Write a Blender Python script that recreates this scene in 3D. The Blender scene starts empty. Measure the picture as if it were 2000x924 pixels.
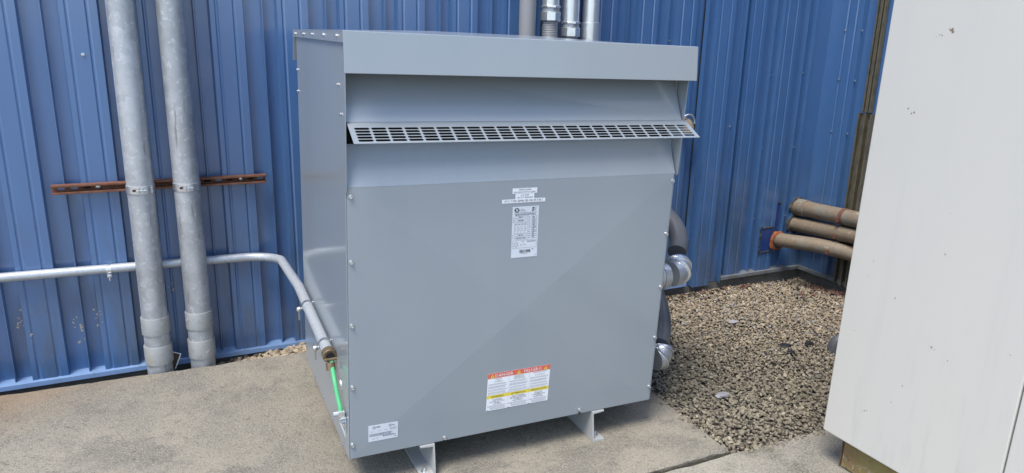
import bpy, math, random
import numpy as np
from mathutils import Vector, Matrix, Euler
random.seed(7); RNG = np.random.default_rng(7)
SC = bpy.context.scene; COL = SC.collection; R = math.radians; PI = math.pi

# ------------------------------------------------------------------ camera
cam_d = bpy.data.cameras.new('camera'); cam = bpy.data.objects.new('camera', cam_d); COL.objects.link(cam)
YAW, PIT, ROLL = 0.4617, 0.2641, 0.0261
fw = Vector((math.sin(YAW)*math.cos(PIT), math.cos(YAW)*math.cos(PIT), -math.sin(PIT)))
rt = Vector((math.cos(YAW), -math.sin(YAW), 0)); up = rt.cross(fw)
rt2 = rt*math.cos(ROLL)+up*math.sin(ROLL); up2 = -rt*math.sin(ROLL)+up*math.cos(ROLL)
cm = Matrix((rt2, up2, -fw)).transposed().to_4x4(); cm.translation = (-0.5284, -2.3499, 1.6254)
cam.matrix_world = cm
cam_d.sensor_width = 36; cam_d.lens = 1413.0/2000*36; cam_d.clip_start = .02; cam_d.clip_end = 2000
SC.camera = cam

# ------------------------------------------------------------------ sky, sun, exposure
SUN_EL, SUN_AZ = R(64), R(238)            # azimuth clockwise from +Y: sun stands to the left and behind the camera
w = bpy.data.worlds.new('World'); SC.world = w; w.use_nodes = True
nt = w.node_tree; sky = nt.nodes.new('ShaderNodeTexSky'); sky.sky_type = 'NISHITA'; sky.sun_disc = False
sky.sun_elevation = SUN_EL; sky.sun_rotation = SUN_AZ; sky.air_density = 1.0; sky.dust_density = 1.2; sky.ozone_density = 1.0
bg = nt.nodes['Background']; nt.links.new(sky.outputs[0], bg.inputs[0]); bg.inputs[1].default_value = 0.135
sun_d = bpy.data.lights.new('sun', 'SUN'); sun_d.energy = 1.9; sun_d.angle = R(24); sun_d.color = (1, .94, .85)
sun = bpy.data.objects.new('sun', sun_d); COL.objects.link(sun)
sd = Vector((math.sin(SUN_AZ)*math.cos(SUN_EL), math.cos(SUN_AZ)*math.cos(SUN_EL), math.sin(SUN_EL)))
sun.rotation_euler = sd.to_track_quat('Z', 'Y').to_euler(); sun.location = sd*30
SC.view_settings.view_transform = 'Standard'; SC.view_settings.look = 'None'
SC.view_settings.exposure = 1.2; SC.view_settings.gamma = 1.0

# ------------------------------------------------------------------ materials
def mat(name, base, rough=.5, metal=0., layers=(), bump=(), coat=0., attr=None, rough_var=None, spec=.5):
    """layers: (kind, scale, lo, hi, colour, amount[, stretch][, zfade]) mixed over base in turn; bump: (kind, scale, strength, dist)"""
    m = bpy.data.materials.new(name); m.use_nodes = True; N = m.node_tree.nodes; L = m.node_tree.links
    b = N['Principled BSDF']; b.inputs['Roughness'].default_value = rough; b.inputs['Metallic'].default_value = metal
    b.inputs['Specular IOR Level'].default_value = spec
    if coat: b.inputs['Coat Weight'].default_value = coat; b.inputs['Coat Roughness'].default_value = .12
    geo = N.new('ShaderNodeNewGeometry'); pos = geo.outputs['Position']
    def tex(kind, scale, stretch=(1, 1, 1)):
        mp = N.new('ShaderNodeMapping'); L.new(pos, mp.inputs[0]); mp.inputs['Scale'].default_value = stretch
        if kind == 'vor':
            t = N.new('ShaderNodeTexVoronoi'); t.inputs['Scale'].default_value = scale; L.new(mp.outputs[0], t.inputs['Vector'])
            s = N.new('ShaderNodeSeparateColor'); L.new(t.outputs['Color'], s.inputs[0]); return s.outputs[0]
        if kind == 'dist':
            t = N.new('ShaderNodeTexVoronoi'); t.inputs['Scale'].default_value = scale; L.new(mp.outputs[0], t.inputs['Vector']); return t.outputs['Distance']
        t = N.new('ShaderNodeTexNoise'); t.inputs['Scale'].default_value = scale; t.inputs['Detail'].default_value = 6; t.inputs['Roughness'].default_value = .62
        L.new(mp.outputs[0], t.inputs['Vector']); return t.outputs['Fac']
    def ramp(sock, lo, hi):
        r = N.new('ShaderNodeMapRange'); r.inputs['From Min'].default_value = lo; r.inputs['From Max'].default_value = hi
        r.interpolation_type = 'SMOOTHSTEP'; L.new(sock, r.inputs['Value']); return r.outputs[0]
    if attr:
        a = N.new('ShaderNodeAttribute'); a.attribute_name = attr; cur = a.outputs['Color']
    else:
        c = N.new('ShaderNodeRGB'); c.outputs[0].default_value = (*base, 1); cur = c.outputs[0]
    for ly in layers:
        kind, scale, lo, hi, colr, amt = ly[:6]; st = ly[6] if len(ly) > 6 and ly[6] else (1, 1, 1)
        f = ramp(tex(kind, scale, st), lo, hi)
        mu = N.new('ShaderNodeMath'); mu.operation = 'MULTIPLY'; L.new(f, mu.inputs[0]); mu.inputs[1].default_value = amt; f = mu.outputs[0]
        if len(ly) > 7 and ly[7]:
            z0, z1 = ly[7]; sp = N.new('ShaderNodeSeparateXYZ'); L.new(pos, sp.inputs[0])
            zr = ramp(sp.outputs[2], z0, z1); m2 = N.new('ShaderNodeMath'); m2.operation = 'MULTIPLY'; L.new(f, m2.inputs[0]); L.new(zr, m2.inputs[1]); f = m2.outputs[0]
        mx = N.new('ShaderNodeMix'); mx.data_type = 'RGBA'; L.new(f, mx.inputs[0]); L.new(cur, mx.inputs[6]); mx.inputs[7].default_value = (*colr, 1); cur = mx.outputs[2]
    L.new(cur, b.inputs['Base Color'])
    if rough_var:
        f = ramp(tex('noise', rough_var[0], rough_var[3] if len(rough_var) > 3 else (1, 1, 1)), .3, .7); mr = N.new('ShaderNodeMapRange'); L.new(f, mr.inputs[0])
        mr.inputs['To Min'].default_value = rough_var[1]; mr.inputs['To Max'].default_value = rough_var[2]; L.new(mr.outputs[0], b.inputs['Roughness'])
    prev = None
    for kind, scale, strength, dist in bump:
        bn = N.new('ShaderNodeBump'); bn.inputs['Strength'].default_value = strength; bn.inputs['Distance'].default_value = dist
        L.new(tex(kind, scale), bn.inputs['Height'])
        if prev: L.new(prev, bn.inputs['Normal'])
        prev = bn.outputs[0]
    if prev: L.new(prev, b.inputs['Normal'])
    return m

M = {}
M['grey'] = mat('grey_enamel', (.245, .28, .312), .36, coat=.6, spec=.85, layers=[('noise', 5, .3, .8, (.217, .258, .3), .5, (1, 1, .2)), ('noise', 9, .6, .8, (.275, .285, .29), .25, (3, 3, .15))],
                bump=[('noise', 1.6, .06, .02)])
M['shade_in'] = mat('interior_shade_steel', (.012, .012, .013), .9, spec=.1)  # near-black colour stands in for the deep shade behind the vent slots
M['foot'] = mat('galvanised_foot_paint', (.34, .35, .35), .45, layers=[('noise', 60, .62, .7, (.2, .13, .08), .5)])
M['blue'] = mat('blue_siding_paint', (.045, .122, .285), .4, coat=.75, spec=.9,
                layers=[('noise', 2.2, .35, .75, (.058, .142, .31), .6, (1, 1, .3)), ('noise', 3, .4, .62, (.045, .08, .14), .8, (2, 2, .5), (1.35, .0)),  # second layer: grime, strengthened to paint in the light fading down the wall
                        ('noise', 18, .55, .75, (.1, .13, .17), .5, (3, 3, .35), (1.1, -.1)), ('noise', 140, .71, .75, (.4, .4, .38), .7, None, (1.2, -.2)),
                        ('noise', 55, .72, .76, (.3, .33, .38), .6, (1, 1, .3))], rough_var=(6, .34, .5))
M['trim'] = mat('blue_trim_paint', (.16, .26, .44), .45, layers=[('noise', 12, .5, .75, (.1, .12, .14), .6)])
M['dark_trim'] = mat('weathered_grey_trim', (.13, .145, .165), .6, layers=[('noise', 10, .4, .7, (.09, .085, .075), .8)])
M['patch'] = mat('fresh_blue_patch_paint', (.016, .045, .18), .4, layers=[('noise', 15, .4, .7, (.02, .055, .19), .6)])
M['seal'] = mat('dark_sealant', (.03, .03, .03), .8, layers=[('noise', 50, .4, .7, (.09, .075, .06), .8)], bump=[('noise', 90, .6, .01)])
M['foam'] = mat('orange_fire_sealant', (.3, .085, .025), .8, layers=[('noise', 40, .45, .7, (.1, .04, .02), .8)], bump=[('noise', 60, .9, .015)])
M['galv'] = mat('weathered_galvanised_steel', (.43, .45, .475), .42, .5,
                layers=[('vor', 26, .2, .95, (.55, .57, .6), .55), ('noise', 3, .4, .65, (.27, .285, .3), .75, (1, 1, .4)), ('noise', 42, .575, .61, (.62, .64, .67), .42),
                        ('noise', 70, .66, .72, (.8, .8, .78), .8), ('noise', 16, .6, .7, (.17, .16, .155), .7, (2.5, 2.5, .25)), ('noise', 70, .66, .72, (.14, .13, .125), .7)], rough_var=(20, .35, .6))
M['coupling'] = mat('dusty_coupling_steel', (.33, .34, .345), .55, .4, layers=[('noise', 30, .5, .7, (.25, .25, .24), .7), ('noise', 45, .63, .68, (.6, .57, .5), .9), ('noise', 8, .5, .75, (.36, .33, .25), .6)])
M['zinc'] = mat('bright_zinc', (.72, .74, .76), .28, .85, layers=[('noise', 60, .45, .7, (.62, .63, .64), .4), ('noise', 20, .55, .8, (.64, .62, .55), .3)], rough_var=(20, .24, .34))
M['emt'] = mat('bright_conduit_steel', (.66, .68, .69), .3, .75, layers=[('noise', 12, .4, .7, (.58, .6, .62), .4), ('noise', 90, .6, .7, (.8, .8, .79), .25)], rough_var=(14, .28, .36))
M['emt2'] = mat('dull_conduit_steel', (.44, .47, .5), .45, .4, layers=[('noise', 60, .45, .7, (.33, .36, .4), .7), ('noise', 110, .56, .66, (.62, .64, .67), .42)])
M['rust'] = mat('rusty_strut_steel', (.15, .06, .032), .8, .1, layers=[('noise', 25, .45, .7, (.22, .11, .07), .7), ('noise', 60, .6, .7, (.06, .03, .02), .7), ('noise', 9, .62, .75, (.25, .2, .17), .6)])
M['rust_in'] = mat('dark_rust', (.05, .028, .018), .85, layers=[('noise', 30, .5, .7, (.1, .05, .03), .7)])
M['oldpipe'] = mat('tarnished_tan_pipe', (.195, .155, .11), .65, .15, layers=[('noise', 9, .45, .7, (.2, .2, .17), .8), ('noise', 22, .58, .68, (.2, .1, .06), .7), ('noise', 50, .6, .68, (.42, .37, .3), .7)], bump=[('noise', 60, .25, .01)])
M['strut'] = mat('olive_weathered_strut', (.13, .115, .08), .7, .2, layers=[('noise', 14, .45, .65, (.07, .075, .055), .8), ('noise', 40, .6, .7, (.16, .1, .06), .6)])
M['strap_rust'] = mat('brown_rusted_strap', (.13, .055, .035), .8)
M['pvc'] = mat('grey_plastic_conduit', (.25, .25, .262), .42, layers=[('noise', 20, .5, .75, (.27, .265, .27), .5)])
M['flex'] = mat('grey_ribbed_flex', (.25, .25, .26), .45)
M['flexdark'] = mat('charcoal_flex_jacket', (.1, .105, .115), .42, layers=[('noise', 12, .5, .75, (.13, .13, .135), .6)], rough_var=(8, .32, .5))
M['green'] = mat('green_wire_jacket', (.075, .38, .165), .5)
M['bronze'] = mat('tarnished_bronze', (.2, .15, .09), .5, .6, layers=[('noise', 60, .5, .7, (.09, .07, .04), .8)])
M['bolt'] = mat('plated_bolt', (.55, .57, .57), .32, .9)
M['hole'] = mat('black_gap', (.01, .01, .011), .9)
M['conc'] = mat('aged_concrete', (.2, .185, .15), .88,
                layers=[('noise', 1.3, .4, .6, (.27, .245, .195), .9), ('noise', 3.1, .48, .62, (.13, .122, .105), .6), ('noise', 7, .52, .66, (.125, .118, .1), .5), ('noise', 11, .56, .72, (.12, .113, .1), .6),
                        ('noise', 14, .66, .71, (.06, .056, .05), .75, (1, 1.6, 1)), ('noise', 26, .64, .72, (.085, .08, .073), .7, (1, 1.8, 1)), ('noise', 120, .47, .57, (.31, .285, .235), .45), ('noise', 95, .55, .64, (.075, .07, .06), .5), ('noise', 48, .6, .68, (.06, .055, .05), .6), ('dist', 120, .28, .12, (.44, .41, .35), .7), ('noise', 2.4, .3, .5, (.22, .135, .07), .6, None, (.036, .05))],
                bump=[('noise', 110, .8, .008), ('noise', 30, .3, .01)])
M['conc2'] = mat('pale_stained_pavement', (.22, .205, .17), .88,
                 layers=[('noise', 2.0, .4, .62, (.31, .29, .24), .85), ('noise', 3.3, .5, .66, (.09, .09, .065), .8), ('noise', 120, .47, .57, (.38, .35, .3), .45), ('noise', 95, .55, .64, (.08, .075, .065), .5), ('dist', 120, .28, .12, (.5, .47, .4), .7)],
                 bump=[('noise', 110, .8, .008), ('noise', 30, .3, .01)])
M['found'] = mat('foundation_concrete', (.14, .135, .12), .9, layers=[('noise', 9, .4, .7, (.08, .08, .07), .8)])
M['soil'] = mat('dark_gravel_bed', (.05, .045, .037), .95, layers=[('noise', 40, .4, .7, (.11, .1, .08), .8)])
M['asphalt'] = mat('worn_yard_concrete', (.22, .2, .17), .9, layers=[('noise', .4, .4, .7, (.27, .25, .21), .8)])
M['moss'] = mat('mossy_joint', (.045, .043, .032), .95, layers=[('noise', 50, .5, .65, (.09, .085, .04), .8)], bump=[('noise', 120, .9, .02)])
M['stone'] = mat('crushed_limestone', (.3, .27, .2), .9, attr='stone_colour', layers=[('noise', 90, .45, .7, (.16, .145, .115), .4)])
M['cab'] = mat('off_white_cabinet_paint', (.52, .51, .475), .34,
               layers=[('noise', 2, .4, .75, (.495, .495, .475), .7, (1, 1, .3)), ('noise', 13, .705, .735, (.33, .33, .32), .45, (1, 1, .7), (1.25, .2)), ('noise', 34, .735, .75, (.25, .25, .24), .45, None, (1.5, .1)),
                       ('noise', 9, .5, .74, (.42, .425, .41), .6, (1, 3, .4), (.9, .1)), ('noise', 4, .5, .8, (.47, .47, .45), .5, (1, 2.5, .12))], rough_var=(4, .28, .42))
M['beige_rust'] = mat('mossy_rusted_base', (.2, .135, .06), .8, layers=[('noise', 12, .4, .62, (.24, .2, .07), .9), ('noise', 30, .55, .63, (.42, .42, .37), .9, None, (.03, -.02)), ('noise', 20, .58, .68, (.13, .07, .04), .8)])
M['brown'] = mat('brown_base_steel', (.14, .085, .055), .7, layers=[('noise', 30, .5, .7, (.09, .055, .04), .7)])
M['white'] = mat('white_label_stock', (.74, .76, .8), .4)
M['silver'] = mat('pale_label_stock', (.56, .6, .66), .35)
M['ink'] = mat('black_ink', (.03, .032, .04), .6)
M['inkgrey'] = mat('small_print_ink', (.3, .31, .35), .6)
M['red'] = mat('red_band', (.62, .125, .085), .45)
M['yellow'] = mat('yellow_band', (.72, .58, .05), .45)
M['leaf'] = mat('dead_leaf', (.085, .04, .035), .8, layers=[('noise', 60, .4, .7, (.16, .1, .06), .8)])
M['black'] = mat('black_plastic', (.018, .019, .022), .5)
M['palechip'] = mat('pale_blue_grey_scrap', (.28, .28, .3), .7)
M['dirt_brown'] = mat('brown_mesh_filler', (.1, .075, .05), .9, layers=[('dist', 160, .2, .5, (.22, .18, .13), .8)])
M['spatter_pale'] = mat('pale_mud_splash', (.4, .34, .26), .85)
M['spatter'] = mat('dried_mud_smear', (.2, .15, .1), .85)

# ------------------------------------------------------------------ mesh builder
class MB:
    def __init__(s): s.v = []; s.f = []
    def add(s, vs, fs):
        o = len(s.v); s.v += [tuple(map(float, v)) for v in vs]; s.f += [tuple(i+o for i in f) for f in fs]; return s
    def box(s, x0, x1, y0, y1, z0, z1):
        return s.add([(x0,y0,z0),(x1,y0,z0),(x1,y1,z0),(x0,y1,z0),(x0,y0,z1),(x1,y0,z1),(x1,y1,z1),(x0,y1,z1)],
                     [(0,3,2,1),(4,5,6,7),(0,1,5,4),(1,2,6,5),(2,3,7,6),(3,0,4,7)])
    def prism(s, poly, axis, a, b):
        """poly: 2-D outline; extruded from a to b along axis (0: poly=(y,z), 1: poly=(x,z), 2: poly=(x,y))"""
        def P(q, t): return ((t, q[0], q[1]), (q[0], t, q[1]), (q[0], q[1], t))[axis]
        n = len(poly); vs = [P(q, a) for q in poly]+[P(q, b) for q in poly]
        fs = [tuple(range(n))[::-1], tuple(range(n, 2*n))]+[(i, (i+1) % n, n+(i+1) % n, n+i) for i in range(n)]
        return s.add(vs, fs)
    def tube(s, pts, r, n=20, caps=True, rfun=None, ribs=None, inner=None):
        pts = [Vector(p) for p in pts]; k = len(pts); rings = []
        t0 = (pts[1]-pts[0]).normalized(); ref = Vector((0, 0, 1)) if abs(t0.z) < .9 else Vector((1, 0, 0))
        nrm = t0.cross(ref).normalized(); vs = []
        for i, p in enumerate(pts):
            t = (pts[min(i+1, k-1)]-pts[max(i-1, 0)]).normalized()
            nrm = (nrm - t*nrm.dot(t)).normalized(); bn = t.cross(nrm)
            rr = r if rfun is None else rfun[i]
            for j in range(n):
                a = 2*PI*j/n; vs.append(p+(nrm*math.cos(a)+bn*math.sin(a))*rr)
        fs = [(i*n+j, i*n+(j+1) % n, (i+1)*n+(j+1) % n, (i+1)*n+j) for i in range(k-1) for j in range(n)]
        if caps: fs += [tuple(range(n))[::-1], tuple(range((k-1)*n, k*n))]
        return s.add(vs, fs)
    def cyl(s, p, q, r, n=20, r2=None): return s.tube([p, q], r, n, rfun=[r, r if r2 is None else r2])
    def lathe(s, p, q, prof, n=24):
        """prof: (distance along p->q, radius)"""
        p = Vector(p); d = (Vector(q)-p).normalized()
        return s.tube([p+d*a for a, _ in prof], 0, n, rfun=[max(b, 1e-4) for _, b in prof]) if all(prof[i+1][0] > prof[i][0] for i in range(len(prof)-1)) else s._lathe(p, d, prof, n)
    def _lathe(s, p, d, prof, n):
        ref = Vector((0, 0, 1)) if abs(d.z) < .9 else Vector((1, 0, 0)); u = d.cross(ref).normalized(); v = d.cross(u); vs = []
        for a, b in prof:
            for j in range(n):
                t = 2*PI*j/n; vs.append(p+d*a+(u*math.cos(t)+v*math.sin(t))*max(b, 1e-4))
        k = len(prof); fs = [(i*n+j, i*n+(j+1) % n, (i+1)*n+(j+1) % n, (i+1)*n+j) for i in range(k-1) for j in range(n)]
        fs += [tuple(range(n))[::-1], tuple(range((k-1)*n, k*n))]
        return s.add(vs, fs)
    def map(s, fn): s.v = [tuple(fn(Vector(v))) for v in s.v]; return s
    def build(s, name, m, parent=None, smooth=True, bevel=0, loc=None, ang=38):
        me = bpy.data.meshes.new(name); me.from_pydata(s.v, [], s.f); me.update(); me.materials.append(M[m] if isinstance(m, str) else m)
        o = bpy.data.objects.new(name, me); COL.objects.link(o)
        if parent: o.parent = parent
        if loc: o.location = loc
        if smooth: me.shade_smooth(); me.set_sharp_from_angle(angle=R(ang))
        else: me.shade_flat()
        if bevel:
            b = o.modifiers.new('bevel', 'BEVEL'); b.width = bevel; b.segments = 2; b.limit_method = 'ANGLE'; b.angle_limit = R(40); b.harden_normals = True
        return o
def tag(o, label=None, cat=None, group=None, kind=None):
    if label: o['label'] = label
    if cat: o['category'] = cat
    if group: o['group'] = group
    if kind: o['kind'] = kind
    return o
def empty(name, loc=(0, 0, 0), **k):
    o = bpy.data.objects.new(name, None); o.empty_display_size = .1; COL.objects.link(o); o.location = loc; return tag(o, **k)
def copy(o, parent, loc=None, rot=None, name=None):
    c = o.copy(); COL.objects.link(c); c.parent = parent
    if loc is not None: c.location = loc
    if rot is not None: c.rotation_euler = rot
    return c
def arc(a, corner, b, r, n=10):
    """points of a rounded corner between a->corner->b"""
    a, c, b = map(Vector, (a, corner, b)); u = (a-c).normalized(); v = (b-c).normalized(); th = u.angle(v); d = r/math.tan(th/2)
    ctr = c+(u+v).normalized()*(r/math.sin(th/2)); p = c+u*d; q = c+v*d; out = []
    for i in range(n+1):
        t = i/n; w0 = (p-ctr); w1 = (q-ctr); om = w0.angle(w1); out.append(ctr+(w0*math.sin((1-t)*om)+w1*math.sin(t*om))/math.sin(om))
    return out
def spline(pts, n=8):
    P = [Vector(p) for p in pts]; P = [2*P[0]-P[1]]+P+[2*P[-1]-P[-2]]; out = []
    for i in range(1, len(P)-2):
        for k in range(n):
            t = k/n; a, b, c, d = P[i-1:i+3]
            out.append(.5*((2*b)+(c-a)*t+(2*a-5*b+4*c-d)*t*t+(3*b-a-3*c+d)*t**3))
    out.append(P[-2]); return out

# ------------------------------------------------------------------ ground
TILT, TIP = .0158, .0234
def padz(x, y): return -TILT*x+TIP*y
def sheet(name, x0, x1, y0, y1, z, m, **k):
    return tag(MB().add([(x0,y0,z),(x1,y0,z),(x1,y1,z),(x0,y1,z)], [(0,1,2,3)]).build(name, m, smooth=False), kind='structure', **k)
sheet('ground', -400, 400, -400, 400, -.34, 'asphalt')
def slab(name, poly, m, thick=.2, jit=.0035, ch=.007, step=.03):
    """concrete slab following the sloping pad, with a worn, slightly uneven rounded edge"""
    out = []; n = len(poly)
    for i in range(n):
        a, b = Vector(poly[i]), Vector(poly[(i+1) % n]); L = (b-a).length; k = max(1, min(160, int(L/step)))
        nr = Vector((-(b-a).y, (b-a).x)).normalized()
        for j in range(k):
            p = a.lerp(b, j/k); e = (random.gauss(0, 1)*jit+ (random.random() < .03)*random.uniform(.004, .011)) if 0 < j else 0
            out.append((p+nr*abs(e), nr, random.uniform(.7, 1.6)))
    q = len(out); mb = MB(); vs = [];
    for p, nr, c in out: t = p+nr*ch*c; vs.append((t.x, t.y, padz(t.x, t.y)))
    for p, nr, c in out: vs.append((p.x, p.y, padz(p.x, p.y)-ch*.8*c))
    for p, nr, c in out: vs.append((p.x, p.y, padz(p.x, p.y)-thick))
    fs = [tuple(range(q))]+[(i, q+i, q+(i+1) % q, (i+1) % q) for i in range(q)]+[(q+i, 2*q+i, 2*q+(i+1) % q, q+(i+1) % q) for i in range(q)]
    o = mb.add(vs, fs).build(name, m, smooth=True, ang=25); return tag(o, kind='structure')
slab('concrete_pad', [(-6, -.312), (1.545, -.318), (1.562, 1.255), (-6, 1.255)], 'conc')
slab('pavement', [(-6, -5.5), (6, -5.5), (6, -.345), (1.56, -.338), (-6, -.332)], 'conc2')
# joint between the slabs, filled with dirt and moss
j = MB(); xs = np.linspace(-3, 1.56, 160); vs = []
for x in xs:
    for y in (-.334, -.326, -.316): vs.append((x, y+random.gauss(0, .001), padz(x, y)-.016+random.uniform(-.006, .009)))
j.add(vs, [(3*i+k, 3*i+3+k, 3*i+4+k, 3*i+1+k) for i in range(159) for k in range(2)])
tag(j.build('slab_joint', 'moss', ang=180), kind='structure')

# ------------------------------------------------------------------ gravel
def gz(x, y):
    t = min(max((x-1.56)/2.2, 0), 1)*min(max((y+.3)/1.7, 0), 1)
    return -.04-TILT*(min(x, 2)-1)*.4-.045*t+.008*math.sin(x*5.1+y*3)*math.sin(y*6.3)
gb = MB(); gx = np.linspace(1.45, 3.9, 40); gy = np.linspace(-.42, 1.5, 32)
gb.add([(x, y, gz(x, y)-.012) for y in gy for x in gx], [(r*40+c, r*40+c+1, r*40+c+41, r*40+c+40) for r in range(31) for c in range(39)])
gb.add([(-6, 1.2, -.055), (1.5, 1.2, -.055), (1.5, 1.5, -.055), (-6, 1.5, -.055)], [(0, 1, 2, 3)])
tag(gb.build('gravel_bed', 'soil'), kind='structure')
def ico():
    t = (1+5**.5)/2; v = [(-1,t,0),(1,t,0),(-1,-t,0),(1,-t,0),(0,-1,t),(0,1,t),(0,-1,-t),(0,1,-t),(t,0,-1),(t,0,1),(-t,0,-1),(-t,0,1)]
    f = [(0,11,5),(0,5,1),(0,1,7),(0,7,10),(0,10,11),(1,5,9),(5,11,4),(11,10,2),(10,7,6),(7,1,8),(3,9,4),(3,4,2),(3,2,6),(3,6,8),(3,8,9),(4,9,5),(2,4,11),(6,2,10),(8,6,7),(9,8,1)]
    v = [Vector(a).normalized() for a in v]; cache = {}; g = []
    def mid(a, b):
        k = (min(a, b), max(a, b))
        if k not in cache: v.append(((v[a]+v[b])/2).normalized()); cache[k] = len(v)-1
        return cache[k]
    for a, b, c in f: x, y, z = mid(a, b), mid(b, c), mid(c, a); g += [(a,x,z),(b,y,x),(c,z,y),(x,y,z)]
    return np.array(v), np.array(g)
IV, IF = ico(); VAR = []
for _ in range(14):
    pl = RNG.normal(size=(8, 3)); pl /= np.linalg.norm(pl, axis=1)[:, None]; d = RNG.uniform(.42, .85, 8)
    dots = IV@pl.T; s = np.where(dots > .05, d/np.maximum(dots, .05), 9).min(1); s = np.minimum(s, 1.15); VAR.append(IV*s[:, None])
def stones(name, pts, size, colfun, label_kind='stuff'):
    n = len(pts); V = np.zeros((n, len(IV), 3)); C = np.zeros((n, 3))
    for i, p in enumerate(pts):
        a = RNG.normal(size=4); a /= np.linalg.norm(a); q = a
        Rm = np.array([[1-2*(q[2]**2+q[3]**2), 2*(q[1]*q[2]-q[0]*q[3]), 2*(q[1]*q[3]+q[0]*q[2])],[2*(q[1]*q[2]+q[0]*q[3]), 1-2*(q[1]**2+q[3]**2), 2*(q[2]*q[3]-q[0]*q[1])],[2*(q[1]*q[3]-q[0]*q[2]), 2*(q[2]*q[3]+q[0]*q[1]), 1-2*(q[1]**2+q[2]**2)]])
        sc = size(p)*np.array([1.25, 1, .72])*RNG.uniform(.8, 1.2, 3)
        V[i] = (VAR[RNG.integers(14)]*sc)@Rm.T; V[i][:, 2] *= .8; V[i] += p; C[i] = colfun(p)
    F = (IF[None]+(np.arange(n)*len(IV))[:, None, None]).reshape(-1, 3)
    me = bpy.data.meshes.new(name); me.vertices.add(n*len(IV)); me.vertices.foreach_set('co', V.reshape(-1).astype(np.float32))
    me.loops.add(F.size); me.loops.foreach_set('vertex_index', F.reshape(-1).astype(np.int32))
    me.polygons.add(len(F)); me.polygons.foreach_set('loop_start', np.arange(0, F.size, 3, dtype=np.int32)); me.polygons.foreach_set('loop_total', np.full(len(F), 3, dtype=np.int32))
    me.update(calc_edges=True); me.validate(); me.shade_flat()
    at = me.attributes.new('stone_colour', 'FLOAT_COLOR', 'POINT'); cc = np.ones((n, len(IV), 4)); cc[:, :, :3] = C[:, None, :]; at.data.foreach_set('color', cc.reshape(-1).astype(np.float32))
    me.materials.append(M['stone']); o = bpy.data.objects.new(name, me); COL.objects.link(o); o['kind'] = label_kind; return o
def stone_col(p):
    v = RNG.uniform(.6, 1.25); base = np.array([.35, .285, .2])
    u = RNG.random()
    if u < .12: base = np.array([.27, .265, .26])
    elif u < .2: base = np.array([.21, .165, .12])
    elif u < .3: base = np.array([.46, .41, .32])
    # mossier stones towards the near corner, with the box's shade tinted into their colour
    k = np.clip(1.25-np.hypot(p[0]-1.75, p[1]+.05)/1.15+RNG.normal()*.14, 0, .85)
    base = base*(1-k)+np.array([.235, .208, .152])*k*(base.mean()/.29)
    return base*v*.88
pts = []
for x in np.arange(1.5, 3.86, .0138):
    for y in np.arange(-.4, 1.46, .0138):
        a, b = x+RNG.uniform(-.011, .011), y+RNG.uniform(-.011, .011)
        e = 1.548+.014*(b+.32)/1.57+RNG.normal()*.006
        if a < e or b < -.338+RNG.normal()*.006: continue
        if a > 3.3 and b < .1: continue
        if RNG.random() < .85: pts.append((a, b, gz(a, b)+RNG.uniform(-.007, .007)))
for k in range(3400):
    a, b = RNG.uniform(1.57, 3.82), RNG.uniform(-.32, 1.42); pts.append((a, b, gz(a, b)+RNG.uniform(.006, .016)))
for k in range(70):
    a, b = 1.553-abs(RNG.normal())*.022, RNG.uniform(-.3, 1.1); pts.append((a, b, padz(a, b)+.003))
for k in range(45):
    a, b = RNG.uniform(1.6, 2.2), -.345-abs(RNG.normal())*.018; pts.append((a, b, padz(a, b)+.003))
stones('gravel', pts, lambda p: (.0066+.0068*RNG.random()**2.5), stone_col)
pts = []
for x in np.arange(-1.9, 1.55, .018):
    for y in np.arange(1.262, 1.44, .018):
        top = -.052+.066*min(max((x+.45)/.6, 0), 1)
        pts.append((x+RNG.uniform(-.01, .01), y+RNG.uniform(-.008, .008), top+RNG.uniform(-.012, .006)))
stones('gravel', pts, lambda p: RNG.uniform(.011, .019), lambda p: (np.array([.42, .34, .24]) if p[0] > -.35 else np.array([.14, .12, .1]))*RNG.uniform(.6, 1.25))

# ------------------------------------------------------------------ building with ribbed blue siding
YW, XR, H = 1.4535, 3.845, 4.6
bld = empty('building', (0, YW, 0), label='blue ribbed metal building wall turning a corner behind the grey transformer', cat='building')
bld_inv = Matrix.Translation((0, -YW, 0))
def bpart(mb, name, m, **k): o = mb.build(name, m, bld, **k); o.matrix_parent_inverse = bld_inv; return o
D = .036
def panel_mesh(W, z0p, z0r, z1, pts, t=.0):
    """ribbed sheet from a profile of (x, depth) points; raised flats hang a little lower than the pans"""
    mb = MB(); n = len(pts); vs = []
    for x, d in pts: vs += [(x, -d, z0p if d < .03 else z0r), (x, -d, z1)]
    mb.add(vs, [(2*i, 2*i+2, 2*i+3, 2*i+1) for i in range(n-1)]); return mb
P0 = .3012
prof = [(0, 0), (.0035, D*.9), (.0075, D*.9), (.012, 0), (.066, 0), (.0735, D), (.094, D), (.1, D-.0035), (.105, D-.0035), (.111, D), (.172, D), (.178, D-.0035), (.183, D-.0035), (.189, D), (.2195, D), (.226, 0), (P0+.0005, 0)]
prof = [(x-.006, d) for x, d in prof]
pm = panel_mesh(P0, .03, .0165, H, prof)
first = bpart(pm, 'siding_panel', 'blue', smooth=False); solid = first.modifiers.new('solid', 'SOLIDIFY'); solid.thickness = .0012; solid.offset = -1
FIN0 = -.918
first.location = (FIN0-4*P0, YW, 0)
for k in range(-3, 12):
    c = copy(first, bld, (FIN0+k*P0, YW, 0)); c.matrix_parent_inverse = bld_inv
for k in range(-10, -4):
    c = copy(first, bld, (FIN0+k*P0, YW, 0)); c.matrix_parent_inverse = bld_inv
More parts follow.
